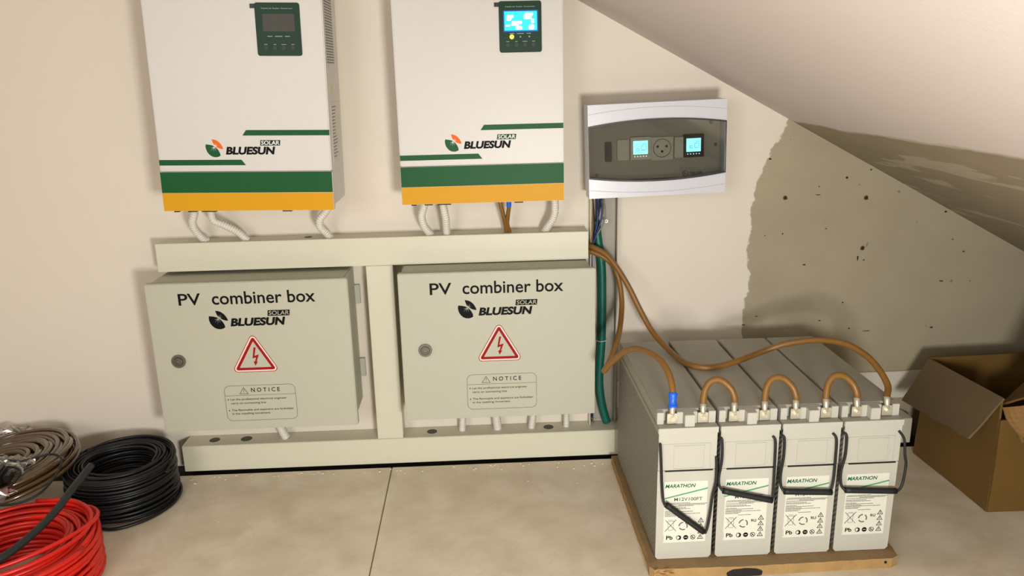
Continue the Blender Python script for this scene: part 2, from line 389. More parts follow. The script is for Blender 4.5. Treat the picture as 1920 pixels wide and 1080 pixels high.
# open vertical chase with wiring, below the distribution box
ch = thing('open_cable_chase', 'open vertical cable chase holding wires below the windowed distribution box', 'trunking', (.2475, 0, .069))
obj('back_plate', bx(0, .062, -.002, 0, 0, .545), 'chase', ch)
obj('side_wall', bx(0, .0018, -.030, -.002, 0, .545), 'trunk', ch)
obj('side_wall', bx(.0602, .062, -.026, -.002, 0, .545), 'chase', ch)  # right wall greyer than the left one, its shade painted in
b = bmesh.new(); ring = [(math.cos(2*math.pi*i/16), math.sin(2*math.pi*i/16)) for i in range(16)]
ring_flat(b, [(.0355+.0042*u, .4925+.0042*v) for u, v in ring], [(.0355+.0016*u, .4925+.0016*v) for u, v in ring], -.028, -.020)
obj('screw_post', b, 'whiteink', ch)
tube('green_pipe', [(.262, -.014, .62-.06), (.266, -.016, .52), (.2745, -.017, .46), (.277, -.017, .38), (.2765, -.017, .28), (.2720, -.018, .20), (.2735, -.019, .150), (.2810, -.020, .105), (.2905, -.022, .072)],
     .0098, 'teal', n=12, sides=16)
tag(bpy.data.objects['green_pipe'], 'thick dark green pipe running down beside the right combiner box', 'pipe')
b = bmesh.new(); sweep(b, [Vector((.2765+.0115*math.cos(a), -.0185+.0115*math.sin(a), .279+.001*math.cos(a))) for a in [math.pi*2*i/24 for i in range(25)]], .0009, 6, cap=False)
o = obj('cable_tie', b, 'conduit'); tag(o, 'thin white cable tie looped around the green pipe', 'cable tie')
wires = [('bluewire', 'blue wire dropping from the distribution box, next to the black one', [(.2635, -.012, .618), (.264, -.024, .585), (.2625, -.027, .555), (.257, -.028, .53), (.2503, -.028, .505), (.2505, -.026, .47), (.2515, -.024, .44)], .0022),
         ('blackrubber', 'black wire under the left end of the distribution box', [(.2535, -.012, .618), (.2545, -.021, .59), (.2555, -.024, .56), (.2525, -.025, .53), (.2506, -.024, .500)], .0024),
         ('blackrubber', 'black wire crossing the chase just under the distribution box', [(.2735, -.012, .618), (.2705, -.0205, .60), (.2655, -.021, .575), (.258, -.0215, .545), (.2505, -.0205, .515)], .0024),
         ('brown', 'thin brown wire leftmost in the open chase', [(.2515, -.030, .612), (.2510, -.0315, .585), (.2520, -.0325, .55), (.2500, -.0325, .52), (.2500, -.032, .498)], .0017),
         ('greywire', 'grey wire bowing out to the screw post in the chase', [(.2770, -.028, .612), (.2800, -.032, .585), (.2765, -.034, .56), (.2660, -.034, .54), (.2555, -.034, .52), (.2500, -.034, .505)], .0018),
         ('bluewire', 'second blue wire, curving right of the first in the chase', [(.2695, -.030, .613), (.2715, -.036, .59), (.2695, -.037, .565), (.2620, -.037, .54), (.2535, -.0365, .515), (.2500, -.036, .500)], .0018),
         ('bluewire', 'dark blue wire showing at the foot of the chase', [(.2545, -.012, .20), (.2550, -.012, .15), (.2565, -.012, .11), (.2560, -.014, .072)], .0026)]
for m_, lab, pts, r_ in wires:
    o = tube('wire', pts, r_, m_, n=6, sides=8); tag(o, lab, 'wire')
for nm, lab, pts in (('wire', 'yellow-brown wire at the foot of the chase', [(.2515, -.020, .085), (.2555, -.022, .080), (.259, -.021, .071)]),):
    o = tube(nm, pts, .0016, 'brown', n=6, sides=8); tag(o, lab, 'wire')

# ------------------------------------------------------------ logo art
def smooth_loop(pts, n=4):
    P = [Vector((a[0], a[1], 0)) for a in pts]; P = [P[-1]]+P+[P[0], P[1]]; out = []
    for i in range(1, len(P)-2):
        for k_ in range(n):
            t = k_/n; p0, p1, p2, p3 = P[i-1:i+3]
            v = .5*((2*p1)+(-p0+p2)*t+(2*p0-5*p1+4*p2-p3)*t*t+(-p0+3*p1-3*p2+p3)*t**3); out.append((v.x, v.y))
    return out
GREEN_LEAF = [(0, 0), (-45, 22), (-95, 36), (-182, 48), (-192, 10), (-190, -40), (-172, -105), (-140, -155), (-95, -198), (-40, -222), (20, -228), (70, -215), (108, -192), (98, -135), (72, -80), (40, -38)]
ORANGE_LEAF = [(22, 6), (-18, 52), (-36, 95), (-52, 155), (0, 148), (52, 128), (105, 85), (140, 38), (165, -15), (176, -58), (120, -50), (70, -28)]
def logo(bm, x, z, s, y, mg, mo):
    prism(bm, [(x+a*s, z+b_*s) for a, b_ in GREEN_LEAF], y-.0004, y, mg)
    prism(bm, [(x+a*s, z+b_*s) for a, b_ in ORANGE_LEAF], y-.0004, y, mo)
def rays(bm, x, z, s, y, mi):
    for ang, ln in ((200, 85), (225, 110), (255, 100), (285, 90), (235, 60)):
        a = math.radians(ang); dx, dz = math.cos(a), math.sin(a); px, pz = -dz*4*s, dx*4*s; ox, oz = x+8*s*dx, z+8*s*dz
        prism(bm, [(ox+px, oz+pz), (ox+dx*ln*s, oz+dz*ln*s), (ox-px, oz-pz)], y-.0007, y-.0003, mi)
    for ang, ln in ((20, 60), (60, 80), (95, 60), (140, 40)):
        a = math.radians(ang); dx, dz = math.cos(a), math.sin(a); px, pz = -dz*4*s, dx*4*s; ox, oz = x+14*s+8*s*dx, z+8*s*dz
        prism(bm, [(ox+px, oz+pz), (ox+dx*ln*s, oz+dz*ln*s), (ox-px, oz-pz)], y-.0007, y-.0003, mi)

# ------------------------------------------------------------ inverters
IW, IH, ID = .335, .424, .13
def inverter(lit, D, label, loc, rot=0):
    t = thing('solar_inverter', label, 'inverter', loc, (0, rot, 0), 'wall-mounted solar inverters')
    yf = -D
    b = bmesh.new(); box(b, .003, IW-.003, -D+.018, -.004, .004, IH-.002, bev=.003)
    obj('housing', b, 'enamel', t)
    b = bmesh.new(); box(b, 0, IW, -D, -D+.0175, .0785, IH, bev=.002)
    fc = obj('front_cover', b, 'enamel', t)
    b = bmesh.new(); box(b, -.0005, IW+.0005, -D-.0015, -D+.0175, 0, .0778, bev=.0015)
    wc = obj('wiring_cover', b, 'enamel', t)
    yw = -D-.0015
    b = bmesh.new(); prism(b, [(.0002, .0365), (IW-.0002, .0365), (IW-.0002, .0772), (.0002, .0772)], yw-.0004, yw+.0001); obj('green_band', b, 'green', wc)
    b = bmesh.new(); prism(b, [(.0002, .0006), (IW-.0002, .0006), (IW-.0002, .0360), (.0002, .0360)], yw-.0004, yw+.0001); obj('yellow_band', b, 'yellow', wc)
    b = bmesh.new(); prism(b, [(.0005, .0905), (.1680, .0905), (.1600, .1012), (.0005, .1012)], yf-.0004, yf+.0001); obj('green_stripe', b, 'green', fc)
    b = bmesh.new(); prism(b, [(.1660, .1480), (IW-.0005, .1480), (IW-.0005, .1585), (.1735, .1585)], yf-.0004, yf+.0001); obj('green_stripe', b, 'green', fc)
    b = bmesh.new(); logo(b, .1105, .1270, 9.15e-5, yf+.0001, 0, 1); rays(b, .1105, .1270, 9.15e-5, yf, 2); obj('logo', b, ['green', 'orange', 'whiteink'], fc)
    b = bmesh.new(); text_bm(b, 'BLUESUN', .1310, .1110, .2275, .1265, yf, 0, bold=.048, shear=.18); obj('lettering', b, 'ink', fc)
    b = bmesh.new(); prism(b, [(.1985, .1285), (.2370, .1285), (.2385, .1390), (.2000, .1390)], yf-.0004, yf+.0001, 0); obj('name_plate', b, 'panel', fc); b = bmesh.new()
    text_bm(b, 'SOLAR', .2010, .1300, .2360, .1378, yf-.0004, 0, bold=.01, shear=.1); obj('lettering', b, 'whiteink', fc)
    # display
    b = bmesh.new(); prism(b, rrect(.2090, .2975, .2925, .3935, .0045), yf-.002, yf); dp = obj('display_panel', b, 'panel', t)
    yd = yf-.002
    b = bmesh.new(); box(b, .2002, .2094, yf-.0012, yf, .3835, .3915); obj('corner_tab', b, 'black', dp)
    if lit:
        b = bmesh.new(); prism(b, rrect(.2172, .3362, .2860, .3768, .002), yd-.0003, yd, 0); prism(b, [(.2195, .3388), (.2835, .3388), (.2835, .3745), (.2195, .3745)], yd-.0006, yd, 1)
        for gx, gz, gw, gh in ((.2285, .3625, .010, .011), (.2310, .3650, .013, .006), (.2655, .3640, .016, .009), (.2640, .3690, .008, .005), (.2720, .3690, .008, .005),
                               (.2440, .3535, .020, .006), (.2400, .3500, .016, .004), (.2480, .3440, .013, .007), (.2725, .3450, .011, .010), (.2260, .3480, .008, .003), (.2750, .3560, .006, .008)):
            prism(b, rrect(gx-gw/2, gz-gh/2, gx+gw/2, gz+gh/2, min(gw, gh)*.35, 3), yd-.0009, yd-.0005, 2)
        o = obj('screen', b, ['lcdrim', 'lcd', 'lcdglyph'], dp); o['label'] = 'glowing cyan screen'
        b = bmesh.new()
        cyl_y(b, .2335, .3270, .0042, yd-.0025, yd, 16); o = obj('indicator_light', b, 'led', dp); o['label'] = 'glowing amber indicator'
        for q in (.2505, .2680): b = bmesh.new(); cyl_y(b, q, .3270, .0015, yd-.0008, yd, 12); obj('indicator_light', b, 'ledoff', dp)
    else:
        b = bmesh.new(); prism(b, [(.2225, .3420), (.2820, .3420), (.2820, .3735), (.2225, .3735)], yd-.0003, yd, 0); o = obj('screen', b, 'lcdoff', dp); o['label'] = 'dark unlit screen'
        for q in (.2335, .2505, .2680): b = bmesh.new(); cyl_y(b, q, .3270, .0013, yd-.0005, yd, 12); obj('indicator_light', b, 'panel', dp)
    for q in (.2255, .2425, .2592, .2760):
        b = bmesh.new(); cyl_y(b, q, .3120, .0042, yd-.0012, yd, 18); obj('button', b, 'black', dp)
    b = bmesh.new(); text_bm(b, 'Hybrid Solar Inverter', .2220, .3815, .2800, .3845, yd, 0, bold=.0)
    for q, wd in ((.2255, .006), (.2425, .005), (.2592, .009), (.2760, .006)): prism(b, [(q-wd/2, .3178), (q+wd/2, .3178), (q+wd/2, .3187), (q-wd/2, .3187)], yd-.0003, yd)
    for q, wd in ((.2340, .009), (.2505, .014), (.2670, .009)): prism(b, [(q-wd/2, .3325), (q+wd/2, .3325), (q+wd/2, .3336), (q-wd/2, .3336)], yd-.0003, yd)
    obj('panel_print', b, 'paleink', dp)['kind'] = 'stuff'
    # right side: vent grille, stickers
    xs = IW-.003
    b = bmesh.new()
    for k_ in range(26):
        zz = .285+k_*.0052
        for c in range(5):
            y0 = -D+.035+c*.0165
            if y0+.012 < -.006: box(b, xs-.0005, xs+.0006, y0, y0+.012, zz, zz+.0026)
    obj('vent_grille', b, 'sidegrey', t)['kind'] = 'stuff'
    obj('side_sticker', bx(xs-.0003, xs+.0005, -D+.045, -.020, .09, .21), 'sticker', t)
    b = bmesh.new()
    for k_ in range(16): zz = .10+k_*.0066; box(b, xs, xs+.0008, -D+.052, -D+.052+random.uniform(.03, .05), zz, zz+.0016)
    obj('side_print', b, 'microink', t)['kind'] = 'stuff'
    obj('side_tag', bx(xs-.0003, xs+.0007, -D+.055, -D+.075, .228, .243), 'yellowgreen', t)
    b = bmesh.new(); box(b, -.003, .0032, -.05, -.044, .118, .127); obj('side_screw', b, 'black', t)
    for q in ((.018, .028), (.045, .062), (.072, .10), (.232, .25)): obj('gland_plate', bx(q[0], q[1], -D+.002, -D+.018, -.0025, .0002), 'dark', t)
    return t
inverter(False, .168, 'white inverter with an unlit screen, the left one of the two', (-.6262, 0, .6335), math.radians(1.2))
inverter(True, .128, 'white inverter with a glowing blue screen and amber light', (-.1575, 0, .6262), math.radians(-.1))

# ------------------------------------------------------------ flexible conduits and cables below the inverters
def conduit(label, pts, rad=.0085, group='ribbed white conduits'):
    cr = catmull(pts, 34); n = len(cr)
    ln = sum((cr[i+1]-cr[i]).length for i in range(n-1)); turns = ln/.0052
    # resample evenly
    N_ = int(turns*4); out = []; acc = 0; j = 0; seg = [(cr[i+1]-cr[i]).length for i in range(n-1)]
    cum = [0]
    for s_ in seg: cum.append(cum[-1]+s_)
    for i in range(N_+1):
        d = ln*i/N_
        while j < n-2 and cum[j+1] < d: j += 1
        out.append(cr[j].lerp(cr[j+1], (d-cum[j])/max(seg[j], 1e-9)))
    rf = lambda t: rad*(1-.25*(round(t*N_) % 4 == 0)-.02*(round(t*N_) % 4 in (1, 3)))
    b = bmesh.new(); sweep(b, out, rf, 14)
    o = obj('flexible_conduit', b, 'conduit'); return tag(o, label, 'conduit', group)
conduit('curved ribbed white conduit, leftmost under the unlit inverter', [(-.5965, -.085, .636), (-.6000, -.080, .614), (-.6090, -.072, .592), (-.6085, -.060, .572), (-.6010, -.045, .553), (-.5950, -.036, .545)])
conduit('ribbed white conduit swinging right from the unlit inverter to the trunking', [(-.5640, -.085, .636), (-.5650, -.080, .614), (-.5630, -.075, .596), (-.5450, -.066, .584), (-.5230, -.052, .566), (-.5080, -.040, .546)])
conduit('ribbed white conduit at the right end under the unlit inverter', [(-.3180, -.080, .632), (-.3220, -.078, .614), (-.3400, -.072, .592), (-.3430, -.062, .574), (-.3330, -.048, .556), (-.3290, -.038, .546)])
conduit('curved ribbed white conduit, leftmost under the lit inverter', [(-.1140, -.075, .628), (-.1180, -.072, .612), (-.1240, -.066, .592), (-.1210, -.058, .570), (-.1130, -.046, .553), (-.1080, -.038, .545)])
conduit('straight ribbed white conduit second from the left under the lit inverter', [(-.0780, -.075, .628), (-.0760, -.072, .610), (-.0725, -.064, .585), (-.0725, -.050, .562), (-.0725, -.040, .545)])
conduit('ribbed white conduit at the right end under the lit inverter', [(.1620, -.075, .628), (.1640, -.072, .610), (.1640, -.066, .590), (.1590, -.058, .573), (.1490, -.046, .555), (.1440, -.036, .545)])
conduit('ribbed white conduit leaving the bottom of the left combiner box', [(-.4870, -.035, .148), (-.4840, -.034, .110), (-.4780, -.033, .088), (-.4700, -.032, .0672)], .0105)
conduit('ribbed white conduit, leftmost under the right combiner box', [(-.0530, -.03, .152), (-.0535, -.03, .12), (-.0550, -.03, .09), (-.0565, -.03, .0670)])
conduit('thicker ribbed white conduit second from left under the right combiner box', [(.0220, -.03, .152), (.0230, -.03, .12), (.0260, -.03, .09), (.0280, -.03, .0670)], .0105)
conduit('ribbed white conduit second from right under the right combiner box', [(.1150, -.03, .152), (.1140, -.03, .12), (.1110, -.03, .09), (.1080, -.03, .0670)])
conduit('ribbed white conduit, rightmost under the right combiner box', [(.1920, -.03, .152), (.1920, -.03, .12), (.1918, -.03, .09), (.1915, -.03, .0670)], .0075)
for lab, pts in (('brown power cable under the lit inverter, the left of a close pair', [(.0440, -.070, .630), (.0470, -.070, .612), (.0530, -.062, .585), (.0575, -.048, .562), (.0590, -.038, .5445)]),
                 ('brown power cable under the lit inverter, with a band of blue tape', [(.0640, -.074, .630), (.0650, -.072, .612), (.0625, -.064, .590), (.0610, -.052, .566), (.0665, -.036, .5445)])):
    o = tube('power_cable', pts, .0046, 'brown', n=8, sides=12); tag(o, lab, 'cable')
    if 'blue tape' in lab: tube('blue_tape', [(.0643, -.0735, .622), (.0647, -.0725, .615), (.0644, -.071, .608)], .0054, 'bluetape', o, n=5, sides=12)

# ------------------------------------------------------------ combiner boxes
BW, BH, BD = .4190, .3330, .142
def combiner():
    t = thing('combiner_box', 'x', 'electrical box', (0, 0, 0), (0, 0, 0), 'grey combiner boxes under the inverters')
    b = bmesh.new(); box(b, .006, BW-.008, -BD+.020, -.0010, .006, BH-.001, bev=.002); obj('body', b, 'box', t)
    b = bmesh.new(); box(b, .010, BW-.012, -BD+.0165, -BD+.020, .010, BH-.006); obj('gasket', b, 'dark', t)
    b = bmesh.new(); box(b, 0, BW, -BD, -BD+.0165, 0, BH, bev=.0016); d = obj('door', b, 'box', t)
    y = -BD
    b = bmesh.new(); text_bm(b, 'PV', .0664, .2855, .1125, .3110, y, 0, bold=.012); text_bm(b, 'combiner box', .1355, .2850, .3500, .3125, y, 0, bold=.012); obj('lettering', b, 'ink', d)
    b = bmesh.new(); logo(b, .1450, .2555, 1.07e-4, y+.0001, 0, 0); rays(b, .1450, .2555, 1.07e-4, y, 1); obj('logo', b, ['ink', 'box'], d)
    b = bmesh.new(); text_bm(b, 'BLUESUN', .1680, .2365, .2835, .2545, y, 0, bold=.048, shear=.18); obj('lettering', b, 'ink', d)
    b = bmesh.new(); prism(b, [(.2470, .2570), (.2930, .2570), (.2945, .2695), (.2485, .2695)], y-.0004, y+.0001, 0); obj('name_plate', b, 'ink', d); b = bmesh.new()
    text_bm(b, 'SOLAR', .2500, .2590, .2920, .2678, y-.0004, 0, shear=.1); obj('lettering', b, 'box', d)
    # electrical hazard triangle
    def rtri(cx, cz, R_, rr, n=6):
        out = []
        for k_ in range(3):
            a = math.radians(90+120*k_); vx, vz = cx+(R_-2*rr)*math.cos(a), cz+(R_-2*rr)*math.sin(a)
            for q in range(n+1):
                an = a+math.radians(-60+120*q/n); out.append((vx+rr*math.cos(an), vz+rr*math.sin(an)))
        return out
    b = bmesh.new(); cx, cz = .2105, .1625
    f = lambda R_, rr: [(cx+(q[0]-cx)*.98, cz+(q[1]-cz)*.99) for q in rtri(cx, cz, R_, rr)]
    ring_flat(b, f(.0605, .008), f(.0580, .007), y-.0004, y, 0)
    ring_flat(b, f(.0580, .007), f(.0520, .0045), y-.0002, y, 1)
    ring_flat(b, f(.0510, .0035), f(.0400, .0008), y-.0004, y, 0)
    bolt = [(.2105, .1880), (.2150, .1880), (.2105, .1690), (.2200, .1720), (.2140, .1560), (.2165, .1560), (.2105, .1465), (.2075, .1565), (.2105, .1562), (.2135, .1655), (.2060, .1635)]
    prism(b, bolt, y-.0004, y, 0)
    obj('hazard_symbol', b, ['red', 'pinkish'], d)
    # notice frame
    b = bmesh.new(); ring_flat(b, rrect(.1375, .0205, .2900, .1025, .012), rrect(.1384, .0214, .2891, .1016, .0113), y-.0004, y, 0)
    prism(b, [(.1384, .0790), (.2891, .0790), (.2891, .0798), (.1384, .0798)], y-.0004, y, 0)
    ring_flat(b, [(.1795, .0985), (.1700, .0825), (.1890, .0825)], [(.1795, .0965), (.1717, .0834), (.1873, .0834)], y-.0004, y, 1)
    prism(b, [(.1790, .0935), (.1800, .0935), (.1799, .0875), (.1791, .0875)], y-.0004, y, 1); prism(b, [(.1790, .0862), (.1800, .0862), (.1800, .0852), (.1790, .0852)], y-.0004, y, 1)
    text_bm(b, 'N O T I C E', .1950, .0865, .2565, .0960, y, 2, bold=.01)
    for z_, wd, s in ((.0672, .1205, 'Let the professional electrical engineer'), (.0582, .0750, 'carry on connecting line'), (.0420, .1330, 'The flammable and explosive are forbidden'), (.0338, .0820, 'in the installing movement')):
        text_bm(b, s, .1490, z_, .1490+wd, z_+.0058, y, 2)
    for z_ in (.0710, .0455): cyl_y(b, .1440, z_-.0005, .0013, y-.0004, y, 10, 2)
    obj('notice_print', b, ['greyink', 'midink', 'ink'], d)
    # lock
    b = bmesh.new(); n = 28; R0 = [(math.cos(2*math.pi*i/n), math.sin(2*math.pi*i/n)) for i in range(n)]
    lx, lz = .0508, .1630
    ring_flat(b, [(lx+.0145*u, lz+.0145*v) for u, v in R0], [(lx+.0098*u, lz+.0098*v) for u, v in R0], y-.0040, y, 0)
    cyl_y(b, lx, lz, .0098, y-.0018, y, n, 1)
    ring_flat(b, [(lx+.0088*u, lz+.0088*v) for u, v in R0], [(lx+.0060*u, lz+.0060*v) for u, v in R0], y-.0045, y-.001, 0)
    cyl_y(b, lx, lz, .0058, y-.0035, y, 8, 0)
    obj('lock', b, ['steel', 'dark'], d)
    for zz in (.262, .085):
        obj('mounting_bracket', bx(BW-.0075, BW+.004, -.010, -.001, zz-.022, zz+.022), 'box', t)
    return t
cb = combiner(); cb.location = (-.7000, 0, .1440); cb['label'] = 'left grey combiner box with a lock and printed hazard triangle'
cb2 = copy_tree(cb); cb2.location = (-.1760, 0, .1495); cb2['label'] = 'right grey combiner box with printed hazard triangle, beside the green pipe'

# ------------------------------------------------------------ distribution box with smoked window
DW, DH, DD = .291, .194, .10
db = thing('distribution_box', 'white distribution box with a smoked window and two lit meters', 'electrical box', (.2345, 0, .6235), (0, math.radians(-1.4), 0))
def arc(x0, x1, z0, bul, n=20): return [(x0+(x1-x0)*i/n, z0+bul*(1-(2*i/n-1)**2)) for i in range(n+1)]
b = bmesh.new(); box(b, .004, DW-.004, -.050, -.0008, .004, DH-.004, bev=.002); obj('back_housing', b, 'dbox', db)
b = bmesh.new()       # face frame: upper and lower members with curved inner edges, thin stiles
prism(b, [(0, DH), (0, .1505)]+arc(0, DW, .1505, .0115)[1:-1]+[(DW, .1505), (DW, DH)], -DD, -.0500)
prism(b, [(0, 0), (0, .0415)]+arc(0, DW, .0415, -.0110)[1:-1]+[(DW, .0415), (DW, 0)], -DD, -.0500)
fr = obj('front_frame', b, 'dbox', db)
obj('stile', bx(0, .0025, -DD+.004, -.05, .0415, .1505), 'dbox', fr); obj('stile', bx(DW-.0025, DW, -DD+.004, -.05, .0415, .1505), 'dbox', fr)
def groove(z, bul):
    b = bmesh.new(); A = arc(.001, DW-.001, z, bul); B = arc(.001, DW-.001, z-.0009, bul)
    prism(b, A+B[::-1], -DD-.0002, -DD+.001); obj('groove', b, mat('groove_shade', (165, 163, 165), .6), fr)
groove(.1745, .0105); groove(.0185, -.0095)
b = bmesh.new()       # inner cover plate with module row
box(b, .003, DW-.003, -.064, -.060, .032, .160); obj('inner_plate', b, 'plate', db)
for q in ((.022, .045), (.268, .145), (.279, .098)): b = bmesh.new(); cyl_y(b, q[0], q[1], .0035, -.067, -.064, 14); obj('cover_screw', b, 'sidegrey', db)
b = bmesh.new(); box(b, .040, .054, -.072, -.064, .073, .114, bev=.001); box(b, .0435, .0505, -.078, -.072, .084, .104, bev=.0008); o = obj('breaker', b, 'black', db)
def meter(x0, z0, m_case):
    b = bmesh.new(); box(b, x0-.006, x0+.038, -.072, -.064, z0-.012, z0+.036, bev=.001); mt = obj('meter', b, m_case, db)
    b = bmesh.new(); prism(b, [(x0, z0), (x0+.031, z0), (x0+.031, z0+.028), (x0, z0+.028)], -.0724, -.072, 0)
    for gx, gz, gw, gh in ((.0225, .013, .010, .010), (.010, .010, .006, .006), (.024, .021, .007, .003)):
        ring_flat(b, rrect(x0+gx-gw/2, z0+gz-gh/2, x0+gx+gw/2, z0+gz+gh/2, .001, 2), rrect(x0+gx-gw/2+.0008, z0+gz-gh/2+.0008, x0+gx+gw/2-.0008, z0+gz+gh/2-.0008, .0006, 2), -.0727, -.0723, 1)
    o = obj('screen', b, ['lcd2', 'lcdrim'], mt)
    b = bmesh.new()
    for q in range(5): cyl_y(b, x0+.003+q*.0062, z0-.0048, .0012, -.0726, -.072, 8)
    obj('meter_light', b, 'lcdglyph', mt)
M['lcd2'] = mat('meter_lcd', (80, 200, 220), .3, emit=(120, 225, 245), estr=4.5)
meter(.1000, .0860, 'module'); meter(.2140, .0860, 'black')
b = bmesh.new(); box(b, .138, .186, -.071, -.064, .071, .120, bev=.0012); so = obj('socket', b, 'module', db)
b = bmesh.new(); R0 = [(math.cos(2*math.pi*i/24), math.sin(2*math.pi*i/24)) for i in range(24)]
ring_flat(b, [(.162+.0195*u, .0965+.0195*v) for u, v in R0], [(.162+.0185*u, .0965+.0185*v) for u, v in R0], -.0715, -.0708)
for q in ((.1525, .100), (.1715, .100), (.162, .0895)): cyl_y(b, q[0], q[1], .0026, -.0716, -.0705, 12)
obj('socket_hole', b, 'dark', so)
b = bmesh.new(); box(b, .066, .092, -.070, -.064, .074, .118, bev=.001); box(b, .189, .210, -.070, -.064, .074, .118, bev=.001); obj('blanking_module', b, 'module', db)
b = bmesh.new()       # smoked window bowed out a little
top = arc(.0008, DW-.0008, .1495, .0113, 24); bot = arc(.0008, DW-.0008, .0425, -.0108, 24)
fv = []
for i in range(25):
    bow = .0002*(1-(2*i/24-1)**2)
    fv.append([b.verts.new((top[i][0], -DD-.001-bow, top[i][1])), b.verts.new((bot[i][0], -DD-.001-bow, bot[i][1]))])
for i in range(24): b.faces.new((fv[i][0], fv[i][1], fv[i+1][1], fv[i+1][0]))
wn = obj('window_flap', b, 'smoke', db); md = wn.modifiers.new('s', 'SOLIDIFY'); md.thickness = .0016
b = bmesh.new()
for L_, sgn in ((top, -1), (bot, 1)):
    B = [(q[0], q[1]+sgn*.0024) for q in L_]
    for i in range(24):
        bow = .0002*(1-((2*i+1)/24-1)**2)
        prism(b, [L_[i], L_[i+1], B[i+1], B[i]], -DD-.0030-bow, -DD-.0006-bow)
box(b, .0005, .0020, -DD-.003, -DD, .042, .150); box(b, DW-.0020, DW-.0005, -DD-.003, -DD, .042, .150)
obj('window_edge', b, 'black', wn)
b = bmesh.new(); cx, cz = .205, .0440
ring_flat(b, [(cx+.0062*u, cz+.0062*v) for u, v in R0], [(cx+.0052*u, cz+.0052*v) for u, v in R0], -DD-.0030, -DD-.0012)
prism(b, [(cx-.0045, cz-.0035), (cx-.001, cz+.0015), (cx-.0002, cz+.0008), (cx-.0036, cz-.0042)], -DD-.0030, -DD-.0012)
prism(b, [(cx-.002, cz+.0030), (cx+.0035, cz-.0020), (cx+.0027, cz-.0028), (cx-.0028, cz+.0022)], -DD-.0030, -DD-.0012)
text_bm(b, 'hacum', .2150, .0420, .2410, .0485, -DD-.0024, 0, bold=.015); obj('lettering', b, 'dark', wn)

